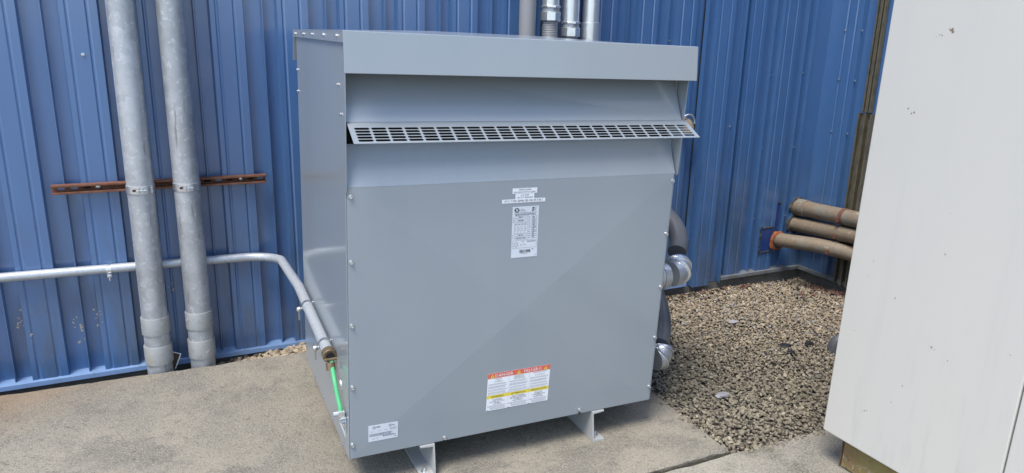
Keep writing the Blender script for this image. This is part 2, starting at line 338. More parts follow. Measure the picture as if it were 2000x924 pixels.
# last sheet of the near wall stands proud, hangs lower and ends in a folded lip
lp = [(x, d) for x, d in prof[:-1]]+[(.318, 0), (.3185, .03), (.3235, .03), (.3245, -.03)]
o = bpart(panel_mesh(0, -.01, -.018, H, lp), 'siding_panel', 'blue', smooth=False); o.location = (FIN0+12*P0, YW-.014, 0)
o.modifiers.new('solid', 'SOLIDIFY').thickness = .0012
# recessed sheets up to the corner
for k in (13, 14):
    c = copy(first, bld, (FIN0+k*P0, YW+.012, 0)); c.matrix_parent_inverse = bld_inv
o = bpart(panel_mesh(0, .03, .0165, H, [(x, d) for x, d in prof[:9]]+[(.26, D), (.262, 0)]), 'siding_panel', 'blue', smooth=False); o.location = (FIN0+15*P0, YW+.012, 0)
# right-hand wall: x = XR, running toward the camera
rp = [(0, .0), (.001, D), (.15, D), (.156, D-.0035), (.161, D-.0035), (.167, D), (.222, D), (.228, D-.0035), (.233, D-.0035), (.239, D), (.278, D), (.287, 0), (.43, 0), (.437, D)]
x = .437
for i in range(16):
    rp += [(x+a-.0735, d) for a, d in prof[6:] if a > .07] + [(x+.3-.0735, 0), (x+.308-.0735, D)]
    x += P0
rw = panel_mesh(0, .03, .0165, H, [(a, d) for a, d in rp]); rw.map(lambda v: Vector((XR+v.y, 1.447-v.x, v.z)))
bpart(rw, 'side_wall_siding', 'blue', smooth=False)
mud = MB()
for _ in range(60):
    cx_, z_ = random.choice(((-.945, .27), (-.94, .2), (-.86, .3), (-1.17, .3), (-1.14, .24), (-.51, .42), (.12, .3))); xx, zz_ = random.gauss(cx_, .012), random.gauss(z_, .03); r_ = abs(random.gauss(0, .003))+.0012; n = 7
    mud.add([(xx, YW-.0012-(D if (xx-FIN0) % P0 > .075 and (xx-FIN0) % P0 < .22 else 0), zz_)]+[(xx+r_*random.uniform(.5, 1.3)*math.cos(2*PI*i/n), YW-.0008-(D if (xx-FIN0) % P0 > .075 and (xx-FIN0) % P0 < .22 else 0), zz_+r_*random.uniform(.5, 1.4)*math.sin(2*PI*i/n)) for i in range(n)], [(0, 1+i, 1+(i+1) % n) for i in range(n)])
tag(bpart(mud, 'mud_splashes', 'spatter_pale', smooth=False), kind='stuff')
# base flashing and foundation
fl = [(YW+.004, .034), (YW-.05, .022), (YW-.052, -.0015), (YW+.004, -.004)]
bpart(MB().prism(fl, 0, -4, 2.71), 'base_flashing', 'trim', bevel=.0015)
bpart(MB().prism([(y+.012, z) for y, z in fl], 0, 3.03, XR-.045), 'base_flashing', 'dark_trim', bevel=.0015)
bpart(MB().prism([(XR+.004, .034), (XR-.05, .022), (XR-.052, -.004), (XR+.004, -.006)], 1, 1.46, -3.2), 'base_flashing', 'dark_trim', bevel=.0015)
bpart(MB().box(-4, XR+.2, YW-.012, YW+.25, -.4, -.003), 'foundation', 'found')
bpart(MB().box(XR-.012, XR+.25, -3.2, YW-.012, -.4, -.004), 'foundation', 'found')
bpart(MB().box(-4, XR+.3, YW+.03, YW+.2, 0, H+.01), 'wall_backing', 'found')
bpart(MB().box(XR+.01, XR+.2, -3.2, YW+.03, 0, H), 'wall_backing', 'found')
# repair patches of fresher blue, their sealant outline, sheet-metal screws
bpart(MB().box(3.383, 3.497, YW-D+.0085, YW-D+.011, .168, .35), 'repair_patch', 'patch')
bpart(MB().box(3.524, 3.562, YW-.012, YW+.0105, .35, .525), 'repair_patch', 'patch')
sl = MB()
def wig(a, b, n=16, j=.004): return [Vector(a).lerp(Vector(b), i/n)+Vector((random.gauss(0, j), 0, random.gauss(0, j))) for i in range(n+1)]
yq = YW-D+.008
for a, b in (((3.381, yq, .168), (3.381, yq, .35)), ((3.381, yq, .352), (3.5, yq, .352)), ((3.5, yq, .35), (3.5, yq, .168)), ((3.5, yq, .166), (3.381, yq, .166)), ((3.522, YW-.014, .35), (3.522, YW-.014, .53)), ((3.52, YW-.014, .528), (3.566, YW-.014, .525))):
    sl.tube(wig(a, b), .0042, 6)
bpart(sl, 'sealant_bead', 'seal')
scr = MB().lathe((0, 0, 0), (0, -1, 0), [(0, .008), (.0015, .008), (.002, .005), (.007, .0045)], 6)
s0 = bpart(scr, 'screw', 'bolt', smooth=False); s0.location = (3.075, YW-.016, 1.43)
for q in ((2.99, YW-.016, 1.1), (3.33, YW+.01, 1.44), (3.64, YW+.01, 1.455), (3.33, YW+.01, .93), (3.64, YW+.01, .93), (2.43, YW-.002, 1.65), (-.78, YW-D-.001, 1.52), (-.52, YW-.002, 1.3), (3.33, YW+.01, .42), (3.64, YW+.01, .42)):
    c = copy(s0, bld, q); c.matrix_parent_inverse = bld_inv
for z in (1.75, 1.42, 1.06):
    for y in (1.295, 1.16):
        c = copy(s0, bld, (XR-D-.001, y, z), (0, 0, -PI/2)); c.matrix_parent_inverse = bld_inv

# ------------------------------------------------------------------ transformer
Rb = (Matrix.Rotation(TILT, 3, 'Y')@Matrix.Rotation(TIP, 3, 'X')@Matrix.Rotation(-.0205, 3, 'Z'))
tr = empty('transformer', (0, 0, 0), label='large grey ventilated transformer cabinet with warning stickers on concrete pad', cat='transformer')
tr.rotation_euler = Rb.to_euler()
def bw(p): return Rb@Vector(p)                       # box coordinates -> world
W, DP, ZB, Z1 = 1.322, .905, .132, 1.147
BUL = .017
def surf(x, z):                                      # cross-broken front sheet: a very flat four-sided pyramid
    return -BUL*max(0, min(1, min(x/(W/2), (W-x)/(W/2), (z-ZB)/((Z1-ZB)/2), (Z1-z)/((Z1-ZB)/2))))
cx, cz = W/2, (ZB+Z1)/2
mb = MB().add([(0, 0, ZB), (W, 0, ZB), (W, 0, Z1), (0, 0, Z1), (cx, -BUL, cz), (0, .02, ZB), (W, .02, ZB), (W, .02, Z1), (0, .02, Z1)],
              [(0, 1, 4), (1, 2, 4), (2, 3, 4), (3, 0, 4), (0, 5, 6, 1), (1, 6, 7, 2), (3, 0, 5, 8)[::-1]])
fp = mb.build('front_panel', 'grey', tr, smooth=False); bv = fp.modifiers.new('bevel', 'BEVEL'); bv.width = .0035; bv.segments = 3; bv.limit_method = 'ANGLE'; bv.angle_limit = R(30)
# lower louver: slopes back behind the vent, sides closed by cheeks
MB().prism([(0, Z1), (.064, 1.282), (.067, 1.28), (.003, Z1)], 0, .003, W+.003).build('lower_louver', 'grey', tr, bevel=.001)
# upper louver, ending in the slotted grille
ul = [(.003, .112, 1.55), (W+.003, .092, 1.55), (W+.003, 0, 1.362), (.003, 0, 1.362)]
MB().add(ul+[(x, y+.003, z) for x, y, z in ul], [(0, 3, 2), (0, 2, 1), (4, 6, 7), (4, 5, 6), (0, 4, 7, 3), (3, 7, 6, 2), (2, 6, 5, 1)]).build('upper_louver', 'grey', tr, smooth=False)
def grille(x0, x1, p0, p1, cols, rows, m0, m1, end, slot_w=.9, t=.0012):
    """sheet between edge lines p0 and p1 (y,z) pierced by rounded slots"""
    p0 = Vector((0, *p0)); p1 = Vector((0, *p1)); L = (p1-p0).length; dv = (p1-p0)/L; nrm = Vector((1, 0, 0)).cross(dv).normalized(); mb = MB()
    def P(x, s, k): v = p0+dv*s+nrm*(t*k); return (x, v.y, v.z)
    def quad(xa, xb, sa, sb):
        for k in (0, 1): mb.add([P(xa, sa, k), P(xb, sa, k), P(xb, sb, k), P(xa, sb, k)], [(0, 1, 2, 3) if k else (3, 2, 1, 0)])
    xa, xb = x0+end, x1-end
    quad(x0, x1, 0, m0); quad(x0, x1, L-m1, L); quad(x0, xa, m0, L-m1); quad(xb, x1, m0, L-m1)
    pw = (xb-xa)/cols; ph = (L-m0-m1)/rows
    for c in range(cols):
        for r in range(rows):
            X0, S0 = xa+c*pw, m0+r*ph; cxx, cs = X0+pw/2, S0+ph/2; hw, hh = pw*slot_w/2, ph*.39
            ring = []; outr = []
            for i in range(12):
                if i < 6: a = -PI/2+PI*(i/5); q = (cxx+hw-hh+hh*math.cos(a), cs+hh*math.sin(a))
                else: a = PI/2+PI*((i-6)/5); q = (cxx-hw+hh+hh*math.cos(a), cs+hh*math.sin(a))
                ring.append(q)
                sx = 1 if i < 6 else -1
                f = (i if i < 6 else i-6)/5; v = -1+2*f if i < 6 else 1-2*f
                outr.append((cxx+sx*pw/2, cs+v*ph/2))
            vs = [P(*q, 1) for q in ring]+[P(*q, 1) for q in outr]+[P(*q, 0) for q in ring]+[P(*q, 0) for q in outr]; fs = []
            for i in range(12):
                j = (i+1) % 12; fs += [(i, 12+i, 12+j, j), (24+i, 24+j, 36+j, 36+i), (i, j, 24+j, 24+i)]
            mb.add(vs, fs)
    # rims
    for (x, s, xx, ss) in ((x0, 0, x0, L), (x1, L, x1, 0), (x0, L, x1, L)):
        mb.add([P(x, s, 0), P(xx, ss, 0), P(xx, ss, 1), P(x, s, 1)], [(0, 1, 2, 3)])
    return mb
grille(.003, 1.345, (0, 1.3612), (-.1, 1.3085), 24, 5, .027, .008, .014).build('vent_grille', 'grey', tr, smooth=False)
grille(.006, W-.002, (.10, 1.40), (.07, 1.279), 24, 5, .02, .012, .02).build('inner_vent_grille', 'shade_in', tr, smooth=False)
# side panels (thin sheet with a returned edge), cheeks, back and floor
def sidep(x0, x1):
    return MB().prism([(0, ZB), (DP, ZB), (DP, 1.615), (-.012, 1.615), (-.012, 1.14), (-.009, 1.132), (0, 1.128)], 0, x0, x1)
sidep(-.004, -.0005).build('side_panel', 'grey', tr, bevel=.0012)
MB().prism([(.003, ZB), (DP, ZB), (DP, 1.615), (.05, 1.615), (.05, 1.13), (.003, 1.13)], 0, W+.0005, W+.004).build('side_panel', 'grey', tr, bevel=.0012)
MB().prism([(.07, 1.615), (-.008, 1.615), (-.008, 1.15), (-.002, 1.14), (.012, 1.138), (.07, 1.3)], 0, W+.008, W+.0115).build('vent_cheek', 'grey', tr, bevel=.0008)
MB().box(0, W, DP-.004, DP-.0005, ZB, 1.615).build('rear_panel', 'grey', tr)
MB().box(.002, W-.002, .022, DP-.006, ZB+.002, ZB+.006).build('floor_panel', 'grey', tr)
MB().box(.002, W-.002, .13, .134, 1.14, 1.61).build('inner_baffle', 'shade_in', tr)
# hood: top sheet with skirts
hx0, hx1 = -.012, W+.012
hd = MB(); top = []; HN = 12
def roofz(x, y): u = min(x-hx0, hx1-x)/((hx1-hx0)/2); return 1.645-.017*(y+.03)/(DP+.06)+.015*min(1, 1.6*u)*min(1, (y+.03)/.45)
hy = [-.03, .1, .25, .45, .7, DP+.03]
for y in hy:
    for i in range(HN+1): x = hx0+(hx1-hx0)*i/HN; top.append((x, y, roofz(x, y)))
nn = len(top); q = HN+1
fs = [(r*q+i, r*q+i+1, (r+1)*q+i+1, (r+1)*q+i) for r in range(len(hy)-1) for i in range(HN)]
hd.add(top+[(x, y, z-.003) for x, y, z in top], fs+[tuple(nn+k for k in f[::-1]) for f in fs])
per = [i for i in range(q)]+[r*q+HN for r in range(1, len(hy))]+[(len(hy)-1)*q+i for i in range(HN-1, -1, -1)]+[r*q for r in range(len(hy)-2, 0, -1)]
hd.add(top+[(x, y, z-.003) for x, y, z in top], [(per[k], nn+per[k], nn+per[(k+1) % len(per)], per[(k+1) % len(per)]) for k in range(len(per))])
hd.build('hood_top', 'grey', tr)
MB().prism([(-.0285, 1.6455), (-.0335, 1.6435), (-.0475, 1.518), (-.0435, 1.517)], 0, hx0, hx1+.006).build('hood_front_skirt', 'grey', tr, bevel=.0012)
MB().prism([(DP+.03, 1.623), (DP+.05, 1.50), (DP+.054, 1.50), (DP+.034, 1.625)], 0, hx0, hx1).build('hood_rear_skirt', 'grey', tr, bevel=.001)
for xa in (hx0, hx1-.003):
    MB().add([(xa, -.026, 1.608), (xa, DP+.025, 1.598), (xa, DP+.025, 1.6245), (xa, -.026, 1.6415), (xa+.003, -.026, 1.608), (xa+.003, DP+.025, 1.598), (xa+.003, DP+.025, 1.6245), (xa+.003, -.026, 1.6415)],
             [(0, 3, 2, 1), (4, 5, 6, 7), (0, 1, 5, 4), (1, 2, 6, 5), (2, 3, 7, 6), (3, 0, 4, 7)]).build('hood_side_skirt', 'grey', tr, bevel=.0008)
# bolts
bm_ = MB()._lathe(Vector((0, 0, 0)), Vector((0, -1, 0)), [(0, .0085), (.0015, .009), (.0025, .0085), (.0026, .0058), (.0075, .0058), (.0082, .005), (.0075, .003), (.0068, .0005)], 12)
b0 = bm_.build('bolt', 'bolt', tr, smooth=False); b0.location = (.012, surf(.012, 1.118)-.0005, 1.118)
for x, z in [(.012, .89), (.0115, .658), (.011, .422), (.009, .19), (1.314, 1.118), (1.313, .895), (1.314, .663), (1.314, .432), (1.312, .2), (.364, .146), (.965, .152)]:
    copy(b0, tr, (x, surf(x, z)-.0005, z))
sb = MB()._lathe(Vector((0, 0, 0)), Vector((-1, 0, 0)), [(0, .0065), (.001, .0065), (.0011, .0046), (.0052, .0046), (.0057, .0036), (.0058, .0005)], 6)
s1 = sb.build('bolt', 'bolt', tr, smooth=False); s1.location = (-.0045, .085, 1.473)
for y, z in [(.045, 1.382), (.89, 1.466), (.9, 1.377), (.867, .15), (.667, .15), (.467, .15), (.28, .15), (.084, .15)]:
    copy(s1, tr, (-.0045, min(y, .893), z))
for y, z in [(.871, 1.612), (.672, 1.616), (.484, 1.6195), (.272, 1.6235), (.056, 1.6265)]:
    copy(s1, tr, (hx0-.0005, y, z))
# slots under the two bottom bolts
for x in (.364, .965): MB().box(x-.0035, x+.0035, -.0025, .002, ZB-.0005, ZB+.012).build('bolt_slot', 'hole', tr)
# feet: steel channels running front to back
def foot(xw, sgn):
    t = .007; h = ZB-.001; w_ = .058; mb = MB()
    prof_ = [(0, 0), (sgn*w_, 0), (sgn*w_, t), (sgn*t, t+.004), (sgn*t, h-t-.004), (sgn*w_, h-t), (sgn*w_, h), (0, h)]
    if sgn < 0: prof_ = prof_[::-1]
    n = 8; vs = [(xw+a, -.030+.024*(z/h), z) for a, z in prof_]+[(xw+a, DP-.01, z) for a, z in prof_]
    mb.add(vs, [tuple(range(n))[::-1] if sgn < 0 else tuple(range(n))[::-1], tuple(range(n, 2*n))]+[(i, (i+1) % n, n+(i+1) % n, n+i) for i in range(n)])
    f = mb.build('foot_channel', 'foot', tr, bevel=.0015)
    MB()._lathe(Vector((xw+sgn*.034, .012, t)), Vector((0, 0, 1)), [(0, .0145), (.002, .0145), (.0021, .009), (.012, .009), (.0122, .005), (.02, .005), (.0205, .001)], 6).build('anchor_bolt', 'bolt', f, smooth=False)
foot(.324, -1); foot(1.027, 1)
# ground lug, plug and small placard on the left side
pl = MB().prism([(.145, .205), (.142, .222), (.05, .3), (.047, .196)], 0, -.0062, -.0045); pl.build('side_placard', 'silver', tr)
MB().box(-.0065, -.0045, .055, .128, .222, .226).build('placard_print', 'ink', tr)
lug = MB().box(-.024, -.005, .025, .062, .285, .292).box(-.034, -.01, .03, .056, .292, .316).build('ground_lug', 'zinc', tr, bevel=.002)
MB().cyl((-.034, .043, .304), (-.05, .043, .304), .011, 10).build('lug_screw', 'zinc', lug)
MB()._lathe(Vector((-.005, .044, .268)), Vector((-1, 0, 0)), [(0, .013), (.003, .013), (.0031, .009), (.014, .009), (.0141, .005), (.02, .0045)], 6).build('lug_bolt', 'bolt', lug, smooth=False)
MB().box(-.0095, -.005, .027, .06, .235, .285).build('lug_plate', 'zinc', lug, bevel=.001)
MB()._lathe(Vector((-.004, .131, .372)), Vector((-1, 0, 0)), [(0, .023), (.003, .022), (.0035, .015), (.002, .012), (.006, .01), (.0065, .001)], 20).build('knockout_plug', 'zinc', tr)

# ------------------------------------------------------------------ labels on the front panel
def text_mb(body, x, z, w=None, h=.01, align='CENTER', rot=0.):
    cu = bpy.data.curves.new('txt', 'FONT'); cu.body = body; cu.size = 1; cu.align_x = 'LEFT'; cu.resolution_u = 1
    o = bpy.data.objects.new('txt', cu); COL.objects.link(o); bpy.context.view_layer.update()
    me = bpy.data.meshes.new_from_object(o.evaluated_get(bpy.context.evaluated_depsgraph_get()))
    vs = [v.co.copy() for v in me.vertices]; fs = [tuple(p.vertices) for p in me.polygons]
    bpy.data.objects.remove(o); bpy.data.curves.remove(cu); bpy.data.meshes.remove(me)
    x0 = min(v.x for v in vs); x1 = max(v.x for v in vs); k = h/.72; kx = (w/(x1-x0)) if w else k
    ox = {'CENTER': -(x1-x0)/2, 'LEFT': 0, 'RIGHT': -(x1-x0)}[align]
    out = []
    for v in vs:
        a, b = (v.x-x0+ox)*kx, v.y*k; out.append((x+a*math.cos(rot)-b*math.sin(rot), 0, z+a*math.sin(rot)+b*math.cos(rot)))
    return out, fs
def rect(x0, x1, z0, z1): return [(x0, 0, z0), (x1, 0, z0), (x1, 0, z1), (x0, 0, z1)], [(0, 1, 2, 3)]
class Flat(MB):
    def r(s, *a): return s.add(*rect(*a))
    def t(s, *a, **k): return s.add(*text_mb(*a, **k))
    def lines(s, x0, x1, zs, h, rag=.2):
        for z in zs:
            x = x0; end = x1-(x1-x0)*random.uniform(0, rag)
            while x < end-.002:
                l = min(random.uniform(.003, .011), end-x); s.r(x, x+l, z, z+h); x += l+.0016
        return s
    def frame(s, x0, x1, z0, z1, t=.0006): return s.r(x0, x1, z0, z0+t).r(x0, x1, z1-t, z1).r(x0, x0+t, z0+t, z1-t).r(x1-t, x1, z0+t, z1-t)
    def put(s, name, m, parent, off):
        s.map(lambda v: Vector((v.x, surf(v.x, v.z)-off, v.z))); return s.build(name, m, parent, smooth=False)
def sticker(name, x0, x1, z0, z1, m, label):
    mb = MB(); n = 6; vs = []
    for i in range(n+1):
        for jx, zz in enumerate((z0, z1)): x = x0+(x1-x0)*i/n; vs.append((x, surf(x, zz)-.0006, zz))
    mb.add(vs, [(2*i, 2*i+2, 2*i+3, 2*i+1) for i in range(n)]); o = mb.build(name, m, tr, smooth=False)
    so = o.modifiers.new('solid', 'SOLIDIFY'); so.thickness = .0005; so.offset = 1; o['label'] = label; return o
OF = .0016
st = sticker('tape_label', .601, .7015, 1.0985, 1.1185, 'white', 'topmost white tape label with two lines')
Flat().t('TRANSFORMER', .651, 1.1102, .05, .0055).t('FED FROM SWITCH GEAR1', .651, 1.1012, .088, .0055).put('print', 'ink', st, OF)
st = sticker('tape_label', .613, .690, 1.0785, 1.0975, 'white', 'short middle white tape label')
Flat().t('600 AMP', .6515, 1.0898, .034, .0055).t('CIRCUIT BREAKER', .6515, 1.0812, .066, .0055).put('print', 'ink', st, OF)
st = sticker('tape_label', .5605, .7365, 1.0645, 1.0785, 'white', 'long bottom white tape label')
Flat().t('RTO 7 VFD XFMR FED FROM SUB 7', .6485, 1.0675, .155, .0085).put('print', 'ink', st, OF+.0002)
# nameplate
nx0, nx1, nz0, nz1 = .604, .712, .8555, 1.050
st = sticker('nameplate', nx0, nx1, nz0, nz1, 'silver', 'tall pale rating plate with table and barcode')
f = Flat()
el = [(.6215+.0105*math.cos(2*PI*i/24), 0, 1.0365+.0085*math.sin(2*PI*i/24)) for i in range(24)]
f.add(el, [tuple(range(24))])
f.t('POWER', .643, 1.0372, .016, .0032, align='CENTER').t('TRANSFORMER', .647, 1.032, .024, .0032).lines(.686, .705, [1.044, 1.0405, 1.037, 1.0335], .0012)
f.add([(.6875+.0032*math.cos(2*PI*i/12), 0, 1.0425+.0036*math.sin(2*PI*i/12)) for i in range(12)], [tuple(range(12))])
f.add([(.6865+.0032*math.cos(2*PI*i/12), 0, 1.0335+.0036*math.sin(2*PI*i/12)) for i in range(12)], [tuple(range(12))])
f.lines(.612, .706, [1.0255], .0014, .05).lines(.614, .704, [1.0205, 1.017], .0018, .08)
for a in ((.613, .668, 1.006, 1.0135), (.613, .668, .9935, 1.0015), (.613, .668, .948, .9905), (.613, .668, .9375, .9455), (.613, .668, .926, .934), (.608, .708, .892, .922)): f.frame(*a)
for xx in (.6265, .640, .654): f.r(xx, xx+.0006, .949, .988)
for xx in (.6185, .632, .6455, .6595): f.t('4 8 0', xx+.002, .966, .017, .0045, rot=PI/2).lines(xx-.003, xx+.006, [.984, .981], .0012, .1)
f.lines(.63, .65, [1.009], .002).lines(.628, .656, [.9965], .0022).lines(.63, .654, [.9405], .0022).lines(.622, .66, [.929], .0022)
for i in range(11):
    z = 1.008-i*.0078; f.frame(.684, .706, z-.002, z+.0052, .0005).lines(.688, .703, [z], .0022, .5).lines(.671, .682, [z], .0016, .3)
f.lines(.606, .611, [1.006, .999, .992, .941, .932], .0016).lines(.668, .704, [.9165, .914], .0012, .02)
for k, (px, pz) in enumerate(((.6225, .906), (.651, .908))):
    for i in range(6 if k == 0 else 3):
        a = 2*PI*i/(6 if k == 0 else 3)+PI/2; q = (px+.009*math.cos(a), pz+.009*math.sin(a)); f.r(q[0]-.0014, q[0]+.0014, q[1]-.0014, q[1]+.0014)
        d = Vector((-math.sin(a), math.cos(a)))*.0004; c0 = (px+.003*math.cos(a), pz+.003*math.sin(a))
        f.add([(c0[0]-d.x, 0, c0[1]-d.y), (c0[0]+d.x, 0, c0[1]+d.y), (q[0]+d.x, 0, q[1]+d.y), (q[0]-d.x, 0, q[1]-d.y)], [(0, 1, 2, 3)])
x = .638
while x < .682: wv = random.choice((.0007, .0007, .0013, .0018)); f.r(x, x+wv, .873, .885); x += wv+random.choice((.0007, .0009, .0016))
f.lines(.645, .672, [.8695], .0014, .1).lines(.688, .698, [.884], .0022, .1).lines(.7015, .708, [.8605], .0012, .1)
f.put('print', 'ink', st, OF)
Flat().add([(.6215+a, 0, 1.0365+b) for a, b in ((-.006, .003), (-.002, .0052), (.006, .0045), (.0065, .003), (-.001, .0033), (-.002, .0018), (.004, .0005), (.0055, -.002), (.002, -.0048), (-.0065, -.0045), (-.0065, -.003), (.001, -.003), (.0018, -.0012), (-.0045, .0002))], [tuple(range(14))[::-1]]).put('emblem', 'silver', st, OF+.0006)
# danger label
dx0, dx1, dz0, dz1 = .533, .805, .2285, .3915
st = sticker('warning_label', dx0, dx1, dz0, dz1, 'white', 'white warning sticker with red DANGER PELIGRO and yellow bands')
Flat().r(dx0, dx1, .3695, dz1).put('red_band', 'red', st, OF-.0003)
Flat().r(dx0, dx1, .2815, .2955).put('yellow_band', 'yellow', st, OF-.0003)
Flat().t('DANGER', .6025, .3738, .076, .0135).put('heading_print', 'white', st, OF+.0003); Flat().t('PELIGRO', .7275, .3738, .078, .0135).put('heading_print', 'white', st, OF+.0003)
trk = Flat()
for tx in (.552, .6655, .784):
    tri = Flat().add([(tx-.0085, 0, .3722), (tx+.0085, 0, .3722), (tx, 0, .3885)], [(0, 1, 2)]); tri.put('hazard_triangle', 'yellow', st, OF+.0003); trk.r(tx-.001, tx+.001, .3765, .3835).r(tx-.001, tx+.001, .3738, .3755)
f = trk; cw = (dx1-dx0)/3
for i, wd in enumerate(('WARNING', 'ATTENTION', 'PRECAUCION')):
    xc = dx0+cw*(i+.5); Flat().t(wd, xc, .2845, cw*(.6, .68, .76)[i], .0082).put('band_print', 'ink', st, OF+.0003)
heads = (('ARC FLASH', 'AND', 'SHOCK HAZARD'), ('RISQUE DE CHOC', 'ELECTRIQUE ET', "D'ARC ELECTRIQUE"), ('DESCARGA ELECTRICA', 'Y', 'ARCO ELECTRICO'))
lows = (('DO NOT PLACE', 'COMBUSTIBLE', 'MATERIALS ON, UNDER,', 'OR NEAR', 'TRANSFORMER'), ('NE PAS PLACER DE', 'MATIERES COMBUSTIBLES', 'SUR LE TRANSFORMATEUR', 'OU PRES DU', 'TRANSFORMATEUR'), ('NO COLOQUE', 'MATERIALES', 'COMBUSTIBLES SOBRE', 'O CERCA DEL', 'TRANSFORMADOR'))
g2 = Flat()
for i in range(3):
    xa, xb = dx0+cw*i+.004, dx0+cw*(i+1)-.004; xc = (xa+xb)/2
    for q, tx in enumerate(heads[i]): f.t(tx, xc, .3635-q*.0058, min(.0032*len(tx), cw-.012), .0043)
    for q, tx in enumerate(lows[i]): f.t(tx, xc, .2755-q*.0055, min(.0034*len(tx), cw-.01), .0042)
    g2.lines(xa, xb, [.344, .3405, .333, .3295, .326, .318, .3145, .307, .3035], .0016, .15).lines(xa, xb, [.2475, .244], .0016, .1).lines(xa+.012, xb, [.2395, .236, .2325], .0014, .15)
    if i: g2.r(dx0+cw*i-.0003, dx0+cw*i+.0003, dz0, .3695)
    f.r(xa-.001, xa+.006, .2295, .2312)
g2.lines(dx0+.006, dx1-.006, [.298], .0016, .02)
tag(f.put('print', 'ink', st, OF+.0005), kind='stuff'); tag(g2.put('small_print', 'inkgrey', st, OF), kind='stuff')
# small certification label
st = sticker('certification_label', .067, .178, .191, .2575, 'silver', 'small pale certification plate with tiny print')
f = Flat()
def ring(px, pz, r, t=.0012):
    vs = []; n = 16
    for i in range(n): a = 2*PI*i/n; vs += [(px+r*math.cos(a), 0, pz+r*math.sin(a)), (px+(r-t)*math.cos(a), 0, pz+(r-t)*math.sin(a))]
    f.add(vs, [(2*i, (2*i+2) % (2*n), (2*i+3) % (2*n), 2*i+1) for i in range(n)])
ring(.0885, .247, .0055); f.t('UL', .0885, .2447, .006, .0046); ring(.148, .2475, .005); f.t('c', .148, .2455, .004, .005)
f.lines(.097, .112, [.249, .246], .0018, .1).lines(.155, .168, [.2465], .002, .1)
f.t('TYPE  E', .079, .2305, .017, .003).t('2  PH', .108, .2305, .011, .003).t('60 Hz', .131, .2305, .012, .003).t('500 KVA', .160, .2345, .024, .0036).t('0581243046', .160, .2292, .026, .0036)
f.lines(.07, .175, [.2205, .2165, .2125], .0016, .3); f.lines(.12, .172, [.2085, .2055], .0014, .1); f.lines(.165, .173, [.1985], .0018, .1)
for px in (.083, .089, .1): f.r(px, px+.0005, .1975, .2055).r(px-.002, px+.002, .2, .2005)
f.put('print', 'ink', st, OF)

# ------------------------------------------------------------------ two big galvanised risers on the left wall with their strut
SY = YW-D-.0015
su = empty('strut_channel', (-.51, SY, .93), label='rusty brown slotted strut channel bolted across the wall behind two risers', cat='strut')
s_in = Matrix.Translation((.51, -SY, -.93))
def sub(mb, name, m, par, off, **k): o = mb.build(name, m, par, **k); o.matrix_parent_inverse = off; return o
x0, x1, zc = -.967, -.05, .931; t = .0028
sub(MB().prism([(SY, zc-.0205), (SY, zc+.0205), (SY-.041, zc+.0205), (SY-.041, zc+.0115), (SY-.033, zc+.0115), (SY-.033, zc+.0140), (SY-.038, zc+.0140), (SY-.038, zc+.0177), (SY-t, zc+.0177), (SY-t, zc-.0177), (SY-.038, zc-.0177), (SY-.038, zc-.0140), (SY-.033, zc-.0140), (SY-.033, zc-.0115), (SY-.041, zc-.0115), (SY-.041, zc-.0205)], 0, x0, x1), 'channel', 'rust', su, s_in, bevel=.0012)
for k, x in enumerate((-.93, -.88, -.83, -.32, -.27, -.22, -.12, -.075)):
    el = MB(); el.prism([(x+.016*math.cos(a)*(1 if abs(math.cos(a)) > .1 else 1), zc+.0065*math.sin(a)) for a in np.linspace(0, 2*PI, 16, endpoint=False)], 1, SY-t-.0008, SY-t-.0002)
    sub(el, 'slot', 'blue' if k in (0, 1, 7, 4) else 'hole', su, s_in)
for x in (-.785, -.165): sub(MB().lathe((x, SY-t, zc), (x, SY-1, zc), [(0, .0105), (.002, .0105), (.006, .0095), (.008, .005), (.0082, .001)], 14), 'bolt_head', 'bolt', su, s_in)
def riser(xc, label, seamx):
    PY = SY-.041-.0575; r = .0575; base = (xc, PY, -.05)
    t_ = empty('conduit_riser', base, label=label, cat='conduit', group='galvanised risers on the left of the wall'); off = Matrix.Translation(-Vector(base))
    sub(MB().tube([(xc, PY, z) for z in (-.12, .5, 1, 2, 3, 4.4)], r, 40), 'pipe', 'galv', t_, off)
    for (za, zb) in ((.061+.008, .156+.006), (.214+.008, .302+.006)):
        sub(MB()._lathe(Vector((xc, PY, za)), Vector((0, 0, 1)), [(0, r+.0005), (.0005, r+.0048), (.0015, r+.0056), (zb-za-.0015, r+.0056), (zb-za, r+.0048), (zb-za+.0005, r+.0005)], 40), 'coupling', 'coupling', t_, off)
    # strap in two halves with bolt
    st_ = sub(MB()._lathe(Vector((xc, PY, zc-.017)), Vector((0, 0, 1)), [(0, r+.0005), (.0003, r+.0038), (.0337, r+.0038), (.034, r+.0005)], 40), 'pipe_strap', 'zinc', t_, off)
    a = -PI/2+.02; ex, ey = xc+(r)*math.cos(a), PY+(r)*math.sin(a)
    def s3(mb, n, m): return mb.build(n, m, st_, bevel=.0006)
    s3(MB().box(ex-.010, ex-.0065, ey-.021, ey, zc-.014, zc+.014).box(ex+.0065, ex+.010, ey-.021, ey, zc-.014, zc+.014), 'strap_ear', 'galv')
    s3(MB().cyl((ex-.02, ey-.013, zc), (ex+.024, ey-.013, zc), .004, 8).cyl((ex+.010, ey-.013, zc), (ex+.016, ey-.013, zc), .008, 6), 'strap_bolt', 'bolt')
    s3(MB().box(ex-.034, ex-.012, ey-.0065, ey-.002, zc-.0045, zc+.0055), 'strap_slot', 'rust_in')
    return t_
riser(-.6105, 'thick galvanised vertical conduit on the wall, the left one nearer the image edge', 0)
riser(-.4165, 'thick galvanised vertical conduit with bright spangles, right of its twin', 0)

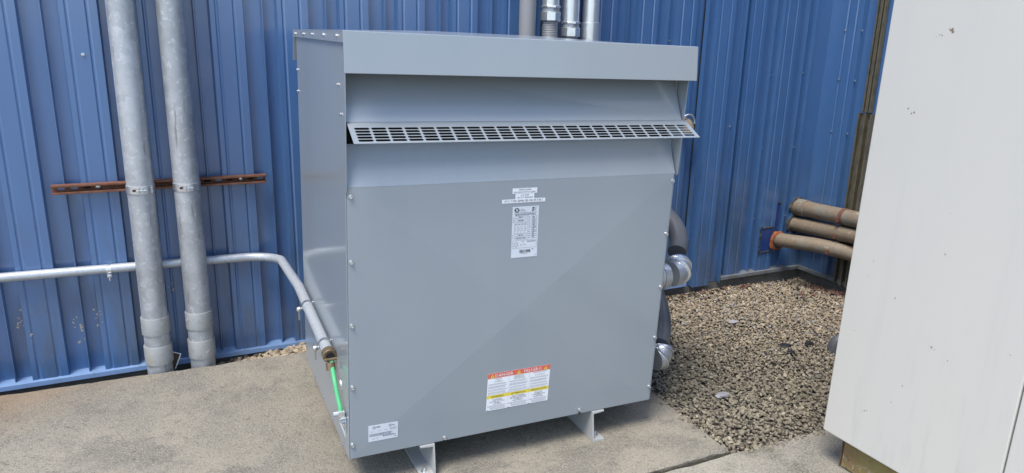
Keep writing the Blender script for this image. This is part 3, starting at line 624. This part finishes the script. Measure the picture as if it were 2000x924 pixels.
# ------------------------------------------------------------------ thin conduit along the wall, turning to the transformer
Pw = [(-3.6, 1.387, .563), (-1.2, 1.387, .5505), (-.25, 1.387, .535)]
e0 = bw((-.032, 1.17, .517)); e1 = bw((-.030, .185, .468))
kd = (e0-e1).normalized(); corner = Vector((-.045, 1.387, .528))
path = [Vector(p) for p in Pw[:2]]+arc(Pw[2], corner, e0, .165, 12)+[e0.lerp(e1, .3), e0.lerp(e1, .6), e1]
cbase = (-.8, 1.387, .53)
cd = empty('thin_conduit', cbase, label='thin grey conduit along the wall that bends toward the transformer side', cat='conduit'); off = Matrix.Translation(-Vector(cbase))
sub(MB().tube(path, .0215, 24), 'pipe', 'emt2', cd, off)
x = -.782; zz = .5415
stp = sub(MB()._lathe(Vector((x-.011, 1.387, zz)), Vector((1, 0, 0)), [(0, .0213), (.0003, .0232), (.0217, .0232), (.022, .0213)], 24), 'pipe_strap', 'zinc', cd, off)
for nm, mb in (('strap_tab', MB().box(x-.009, x+.009, 1.368, 1.415, zz-.036, zz-.021)), ('strap_bolt', MB().cyl((x, 1.37, zz-.022), (x, 1.37, zz-.052), .004, 8).cyl((x, 1.37, zz-.026), (x, 1.37, zz-.031), .0085, 6))):
    mb.build(nm, 'zinc', stp, bevel=.0008)
for yb in (.655, .285):
    k = (yb-.185)/(1.17-.185); c = e1.lerp(e0, k); ax = (e0-e1).normalized()
    sid = Vector((1, 0, 0)); sid = (sid-ax*sid.dot(ax)).normalized(); upv = sid.cross(ax)*-1
    if upv.z < 0: upv = -upv
    cl = sub(MB()._lathe(c-ax*.009, ax, [(0, .0212), (.0003, .0245), (.0177, .0245), (.018, .0212)], 24), 'pipe_clamp', 'bolt', cd, off)
    def s4(mb, n, m='bolt'): mb.build(n, m, cl, bevel=.0008)
    dn = -upv
    p_l = c-sid*.036+dn*.012; s4(MB().cyl(p_l, c-sid*.016+dn*.008, .0065, 8), 'clamp_ear')
    s4(MB()._lathe(p_l, upv, [(-.006, .011), (.002, .012), (.008, .010), (.012, .004), (.0121, .001)], 14).cyl(p_l, p_l+dn*.05, .0035, 8), 'clamp_screw')
    p_r = c+sid*.028+upv*.004; s4(MB().cyl(c+sid*.012, p_r, .007, 8).cyl(p_r-upv*.016, p_r+upv*.016, .009, 10), 'clamp_nut')
# bronze grounding clamp at its open end
gc = sub(MB()._lathe(e1+kd*.03, -kd, [(0, .0215), (.0005, .0265), (.030, .0265), (.032, .0245), (.0322, .017), (.027, .0165)], 24), 'grounding_bushing', 'bronze', cd, off)
gc2 = MB().cyl(e1-kd*.001+Vector((0, 0, -.026)), e1-kd*.012+Vector((.0, 0, -.052)), .017, 14).cyl(e1-kd*.008+Vector((-.022, 0, -.01)), e1-kd*.008+Vector((.022, 0, -.01)), .006, 8)
gc2.build('bushing_lug', 'bronze', gc)
o = MB().cyl(e1-kd*.001, e1-kd*.0075, .0162, 20).build('conduit_mouth', 'hole', gc)
# green ground wire from clamp to lug
w0 = e1-kd*.004+Vector((.004, 0, -.018))
wp = spline([w0+kd*.03+Vector((0, 0, .012)), w0, w0-kd*.012+Vector((0, 0, -.022)), bw((-.029, .115, .405)), bw((-.026, .075, .355)), bw((-.023, .05, .325)), bw((-.022, .043, .311))], 8)
gw = empty('ground_wire', tuple(bw((-.022, .043, .31))), label='bright green insulated ground wire running from conduit mouth to the lug', cat='wire')
sub(MB().tube(wp, .0083, 14), 'jacket', 'green', gw, Matrix.Translation(-gw.location))
sub(MB().cyl(wp[-1], wp[-1]-Vector((0, 0, .012)), .005, 10), 'bare_end', 'black', gw, Matrix.Translation(-gw.location))

# ------------------------------------------------------------------ four conduits rising behind the transformer
VY = 1.29
def vthing(name, x, label, cat='conduit'):
    e = empty(name, (x, VY, 1.2), label=label, cat=cat, group='conduits rising behind the transformer'); return e, Matrix.Translation((-x, -VY, -1.2))
x = 1.342; e, of = vthing('plastic_conduit', x, 'smooth grey plastic conduit behind the hood, leftmost of four')
sub(MB().tube([(x, VY, .2), (x, VY, 1.4), (x, VY, 4)], .0455, 32), 'pipe', 'pvc', e, of)
sub(MB().lathe((x, VY, 2.05), (x, VY, 3), [(0, .046), (.001, .051), (.07, .051), (.072, .046)], 32), 'coupling', 'pvc', e, of)
def hexring(mb, x, z0, z1, r, ch=.004):
    mb._lathe(Vector((x, VY, z0)), Vector((0, 0, 1)), [(0, r-.006), (ch, r), (z1-z0-ch, r), (z1-z0, r-.006)], 8); return mb
def ribbed(path, r, pitch=.009, amp=.0016):
    P = [Vector(p) for p in path]; out = [P[0]]; 
    for a, b in zip(P, P[1:]):
        n = max(1, int((b-a).length/(pitch/2)))
        for i in range(1, n+1): out.append(a.lerp(b, i/n))
    return out, [r+(amp if i % 2 else -amp*.2) for i in range(len(out))]
def flexriser(x, znut, label, paths, zinc_top, conn):
    e, of = vthing('flexible_conduit', x, label)
    pp, rr = ribbed([(x, VY, znut+.02), (x, VY, 1.45)], .0435)
    sub(MB().tube(pp, 0, 28, rfun=rr), 'ribbed_jacket', 'flex', e, of)
    sub(MB().tube(spline([(x, VY, 1.45)]+paths, 10), .0445, 28), 'dark_jacket', 'flexdark', e, of)
    nut = MB(); hexring(nut, x, znut, znut+.05, .059)
    sub(nut, 'compression_nut', 'zinc', e, of, smooth=False)
    sub(MB()._lathe(Vector((x, VY, znut+.05)), Vector((0, 0, 1)), [(0, .05), (.018, .05)], 28), 'gland_body', 'galv', e, of)
    n2 = MB(); hexring(n2, x, znut+.068, znut+.082, .0585, .003); sub(n2, 'lock_ring', 'zinc', e, of, smooth=False)
    sub(MB().lathe((x, VY, znut+.082), (x, VY, 3), [(0, .048), (zinc_top, .048), (zinc_top+.0005, .0445), (1.9, .0445)], 32), 'rigid_pipe', 'emt', e, of)
    conn(e, of)
def elbow_hi(e, of):
    y = .15; z = .612
    b = sub(MB()._lathe(Vector((W+.008, y, z)), Vector((1, 0, 0)), [(0, .0575), (.13, .0575), (.132, .0625), (.150, .0625), (.152, .0575), (.17, .0575)], 32), 'connector', 'emt', e, of)
    A = arc((W+.1, y, z), (W+.262, y, z), (W+.306, y+.1, z+.045), .07, 10)
    o = MB().tube(A, .0565, 28).build('elbow_body', 'emt', b)
    d = (A[6]-A[5]).normalized(); MB()._lathe(A[5]-d*.006, d, [(0, .05), (.0005, .0615), (.003, .0655), (.010, .0655), (.013, .0615), (.0135, .05)], 32).build('seam_flange', 'zinc', b)
    d = (A[-1]-A[-2]).normalized(); o = MB()._lathe(A[-1]-d*.01, d, [(0, .056), (.001, .064), (.012, .066), (.026, .062), (.0265, .045)], 28).build('gland_ring', 'zinc', b)
def elbow_lo(e, of):
    y = .15; z = .2
    b = sub(MB()._lathe(Vector((W+.008, y, z)), Vector((1, 0, 0)), [(0, .055), (.06, .055)], 32), 'connector', 'emt', e, of)
    A = arc((W+.02, y, z), (1.515, y, z), (1.548, y+.055, z+.065), .05, 10)
    o = MB().tube(A, .0545, 28).build('elbow_body', 'emt', b)
    d = (A[4]-A[3]).normalized(); MB()._lathe(A[3]-d*.006, d, [(0, .05), (.0005, .0595), (.003, .063), (.010, .063), (.013, .0595), (.0135, .05)], 32).build('seam_flange', 'zinc', b)
    d = (A[-1]-A[-2]).normalized(); o = MB()._lathe(A[-1]-d*.01, d, [(0, .055), (.001, .061), (.012, .062), (.024, .058), (.0245, .045)], 28).build('gland_ring', 'zinc', b)
flexriser(1.4815, 1.735, 'grey ribbed flexible conduit with hex nut set high, second of four behind the hood',
          [(1.49, VY-.02, 1.1), (1.52, 1.05, .82), (1.64, .65, .62), (1.665, .44, .43), (1.64, .335, .35), (1.60, .265, .295), (1.535, .19, .248)], .12, elbow_lo)
flexriser(1.611, 1.655, 'grey ribbed flexible conduit with hex nut just above the hood, third of four',
          [(1.62, VY-.02, 1.2), (1.66, 1.05, .98), (1.73, .65, .86), (1.735, .42, .775), (1.70, .315, .715), (1.65, .262, .675)], .13, elbow_hi)
x = 1.744; e, of = vthing('steel_conduit', x, 'bright galvanised steel conduit with coupling behind the hood, rightmost of four')
sub(MB().tube([(x, VY, .3), (x, VY, 2), (x, VY, 4)], .0475, 32), 'pipe', 'emt', e, of)
sub(MB().lathe((x, VY, 1.55), (x, VY, 2), [(0, .048), (.001, .0525), (.185, .0525), (.187, .048)], 32), 'coupling', 'emt', e, of)
# capped fitting poking out of the wall beside the vent
hx, hy, hz = 2.59, YW-.02, 1.165
e = empty('wall_fitting', (hx, hy, hz), label='small conduit fitting with bright ring sticking out beside the vent', cat='fitting'); of = Matrix.Translation((-hx, -hy, -hz))
sub(MB().tube(spline([(hx-.02, hy, hz-.03), (hx-.02, hy-.05, hz-.03), (hx-.02, hy-.075, hz-.06), (hx-.02, hy-.075, hz-.09)], 6), .036, 20), 'mesh_sleeve', 'dirt_brown', e, of)
sub(MB().tube([Vector((hx-.02+.052*math.cos(a), hy-.065, hz-.02+.05*math.sin(a))) for a in np.linspace(-.2, PI+.3, 18)], .0065, 10), 'ring', 'zinc', e, of)

# ------------------------------------------------------------------ right corner: strut rails, old pipes, dead leaves
def rail(x0, y0, y1, z0, z1, label, dep):
    e = empty('strut_rail', (XR-D, (y0+y1)/2, z0), label=label, cat='strut', group='strut rails on the side wall'); of = Matrix.Translation((-(XR-D), -(y0+y1)/2, -z0))
    xa = XR-D-.001; w_ = y1-y0; yc = (y0+y1)/2
    for k in range(2 if w_ > .06 else 1):
        ya, yb = (y0, yc-.003) if (w_ > .06 and k == 0) else ((yc+.003, y1) if w_ > .06 else (y0, y1))
        xb = xa-dep*(1 if k == 0 else .8)
        sub(MB().prism([(xa, ya), (xa, yb), (xb, yb), (xb, yb-.010), (xb+.006, yb-.010), (xb+.006, yb-.003), (xa-.003, yb-.003), (xa-.003, ya+.003), (xb+.006, ya+.003), (xb+.006, ya+.010), (xb, ya+.010), (xb, ya)], 2, z0, z1), 'rail', 'strut', e, of)
rail(XR, .985, 1.052, 1.22, 4.3, 'upper weathered strut rail running up the blue side wall', .03)
rail(XR, .955, 1.068, -.005, 1.212, 'lower wider dark strut rail behind the three old pipes', .045)
def oldpipe(pts, r, label, strap_y, seal, cap):
    p0 = Vector(pts[0]); e = empty('wall_pipe', tuple(p0), label=label, cat='pipe', group='old pipes leaving the wall at the corner'); of = Matrix.Translation(-p0)
    path = spline(pts, 8); sub(MB().tube(path, r, 28), 'pipe', 'oldpipe', e, of)
    i = min(range(len(path)), key=lambda k: abs(path[k].y-strap_y)); d = (path[min(i+1, len(path)-1)]-path[i-1]).normalized(); c = path[i]
    s_ = sub(MB()._lathe(c-d*.014, d, [(0, r+.0005), (.0003, r+.004), (.0277, r+.004), (.028, r+.0005)], 28), 'pipe_strap', 'strap_rust' if cap == 'top' else 'oldpipe', e, of)
    o = MB().box(c.x-r-.018, c.x-r+.004, c.y-.006, c.y+.014, c.z-.03, c.z+.0).build('strap_ear', 'strap_rust', s_, bevel=.001)
    if cap == 'top':
        k = 6; dd = (path[k+1]-path[k]).normalized(); sub(MB()._lathe(path[0]+dd*.01, dd, [(0, r), (.001, r+.006), (.135, r+.006), (.137, r)], 28), 'coupling', 'oldpipe', e, of)
    # ragged sealant collar where it leaves the wall
    mb = MB(); c = Vector((p0.x, seal[1], p0.z)); vs = []; n = 26
    for ringi, (rr, yy) in enumerate(((r+.002, -.016), (r+.014, -.012), (r+.022, .0))):
        for q in range(n):
            a = 2*PI*q/n; jt = random.uniform(-.006, .010) if ringi else 0; vs.append((c.x+(rr+jt)*math.cos(a), c.y+yy+random.uniform(-.004, .004), c.z+(rr+jt)*math.sin(a)))
    mb.add(vs, [(i*n+q, i*n+(q+1) % n, (i+1)*n+(q+1) % n, (i+1)*n+q) for i in range(2) for q in range(n)])
    sub(mb, 'sealant_collar', seal[0], e, of)
oldpipe([(3.728, YW+.03, .483), (3.722, 1.25, .492), (3.715, .9, .508), (3.71, .3, .53)], .0565, 'topmost of three old tan pipes at the corner, with a brown strap', 1.03, ('seal', YW-.012), 'top')
oldpipe([(3.712, YW+.03, .352), (3.712, 1.25, .366), (3.712, .9, .392), (3.71, .3, .42)], .053, 'middle of three old tan pipes at the corner, with a rusty end', 1.03, ('seal', YW-.012), 'mid')
oldpipe([(3.537, YW+.02, .247), (3.56, 1.33, .262), (3.63, 1.12, .276), (3.70, .92, .268), (3.72, .7, .25), (3.72, .3, .23)], .051, 'lowest of three old tan pipes, sealed with orange foam beside blue patch', 1.02, ('foam', YW-D-.004), 'low')
lf = MB()
for _ in range(150):
    if random.random() < .6: x, y = random.uniform(3.35, 3.79), random.uniform(1.0, 1.4); 
    else: x, y = random.uniform(1.7, 3.3), 1.39-abs(random.gauss(0, .025))
    if random.random() < .6 and x > 3.3: x = 3.8-abs(random.gauss(0, .07)); y = random.uniform(.85, 1.25)
    s = random.uniform(.012, .028); q = Euler((random.uniform(-.7, .7), random.uniform(-.7, .7), random.uniform(0, 6.3))).to_matrix(); c = Vector((x, y, gz(x, y)+.02))
    vs = [c+q@Vector(v)*s for v in ((-1, 0, .15), (-.3, .45, 0), (.4, .4, .05), (1, 0, .3), (.4, -.4, 0), (-.3, -.45, .1), (0, 0, -.1))]
    lf.add(vs, [(0, 6, 1), (1, 6, 2), (2, 6, 3), (3, 6, 4), (4, 6, 5), (5, 6, 0)])
tag(lf.build('dead_leaves', 'leaf', smooth=False), kind='stuff')
def scrap(name, x, y, s, m, label, cat, flat=.35, seed=0):
    random.seed(seed); mb = MB(); n = 9; z = gz(x, y)+.014; vs = []
    for lay in (0, 1):
        for i in range(n):
            a = 2*PI*i/n; rr = s*random.uniform(.65, 1.15); vs.append((rr*math.cos(a)*1.4, rr*math.sin(a)*.9, lay*s*flat+random.uniform(0, s*.25)))
    mb.add(vs, [tuple(range(n))[::-1], tuple(range(n, 2*n))]+[(i, (i+1) % n, n+(i+1) % n, n+i) for i in range(n)])
    o = mb.build(name, m, smooth=False, loc=(x, y, z)); return tag(o, label, cat)
scrap('plastic_scrap', 2.63, .42, .03, 'black', 'largest torn black plastic scrap in the middle of the gravel', 'scrap', .12, 1)
scrap('plastic_scrap', 2.58, .33, .02, 'black', 'small black scrap in gravel just in front of the torn one', 'scrap', .3, 2)
scrap('plastic_scrap', 2.79, .39, .024, 'black', 'black scrap on gravel nearest the pale cabinet', 'scrap', .3, 3)
scrap('flat_stone', 2.62, .83, .026, 'palechip', 'pale bluish flat stone on the gravel toward the wall', 'stone', .2, 4)
scrap('flat_stone', 1.86, .08, .028, 'palechip', 'pale grey flat stone on the near gravel beside the pad', 'stone', .2, 5)
random.seed(21)
e = empty('pipe_stub', (2.86, .27, -.06), label='dark grey pipe stub in gravel half hidden behind the pale cabinet', cat='pipe')
sub(MB().tube(spline([(2.86, .27, -.1), (2.86, .27, -.005), (2.9, .25, .03), (2.99, .24, .035)], 6), .035, 20), 'pipe', 'flexdark', e, Matrix.Translation((-2.86, -.27, .06)))
# torn tag between the risers
e = empty('torn_tag', (-.475, 1.325, .03), label='torn dark plastic tag with white edges between the two risers', cat='tag')
of = Matrix.Translation((.475, -1.325, -.03))
sub(MB().add([(-.553, 1.335, .10), (-.515, 1.33, .085), (-.545, 1.325, .02), (-.565, 1.33, .03), (-.553, 1.337, .10), (-.515, 1.332, .085), (-.545, 1.327, .02), (-.565, 1.332, .03)],
    [(0, 3, 2, 1), (4, 5, 6, 7), (0, 1, 5, 4), (1, 2, 6, 5), (2, 3, 7, 6), (3, 0, 4, 7)]), 'plate', 'rust_in', e, of)
sub(MB().tube([(-.553, 1.333, .102), (-.515, 1.328, .087), (-.545, 1.322, .015)], .0022, 6), 'white_edge', 'white', e, of)

# ------------------------------------------------------------------ pale cabinet on the right
cb = empty('equipment_cabinet', (1.84, -.52, 0), label='tall off white steel equipment cabinet with chipped paint and rusty base', cat='cabinet')
CT = .016
cb.rotation_euler = (0, CT, 0)
def cp(mb, n, m, par=None, **k): return mb.build(n, m, par or cb, **k)
cz0 = .105; ZT = 2.75
cp(MB().box(0, .9, -.683, 0, cz0, ZT), 'side_panel', 'cab', bevel=.006)
cp(MB().box(.0, .9, -1.6, -.687, cz0-.004, ZT), 'front_panel', 'cab', bevel=.006)
cp(MB().box(.012, .88, -1.58, -.02, cz0-.004, ZT-.02), 'carcass', 'hole')
bc = cp(MB().prism([(-.068, -.037), (-.064, -.037), (-.064, .074), (-.057, .086), (-.046, .091), (-.006, .0945), (-.006, .1), (-.05, .1), (-.068, .098)], 0, .05, .85), 'base_channel', 'brown')
cp(MB().box(.054, .062, -1.5, -.0712, -.037, .098), 'base_plate', 'beige_rust', bevel=.002)
cp(MB().box(.05, .0535, -1.5, -.0712, .088, .0985), 'base_flange', 'brown')
sp = MB()
def blob(y, z, s, n=7):
    vs = [(-.0008, y, z)]+[(-.0006, y+s*random.uniform(.4, 1.2)*math.cos(2*PI*i/n), z+s*random.uniform(.4, 1.3)*math.sin(2*PI*i/n)) for i in range(n)]
    sp.add(vs, [(0, 1+(i+1) % n, 1+i) for i in range(n)])
for y, z, s in ((-.24, 1.69, .006), (-.236, 1.697, .007), (-.228, 1.70, .003), (-.205, 1.68, .0025), (-.196, 1.682, .002), (-.185, 1.676, .0018), (-.13, 1.43, .003), (-.155, 1.42, .005), (-.145, 1.415, .003)): blob(y, z, s)
sm = cp(sp, 'mud_smear', 'spatter', smooth=False)
sp = MB()
for y, z, s in ((-.378, .625, .006), (-.39, .62, .0035), (-.36, .96, .004), (-.18, .28, .004), (-.17, .275, .004), (-.3, .44, .004), (-.21, .75, .004), (-.44, .6, .003), (-.63, .7, .003), (-.27, .36, .003), (-.09, .8, .0025), (-.35, 1.1, .0025), (-.07, .57, .003), (-.1, .86, .003)): blob(y, z, s)
cp(sp, 'paint_chips', mat('chipped_primer', (.27, .27, .26), .8), smooth=False)
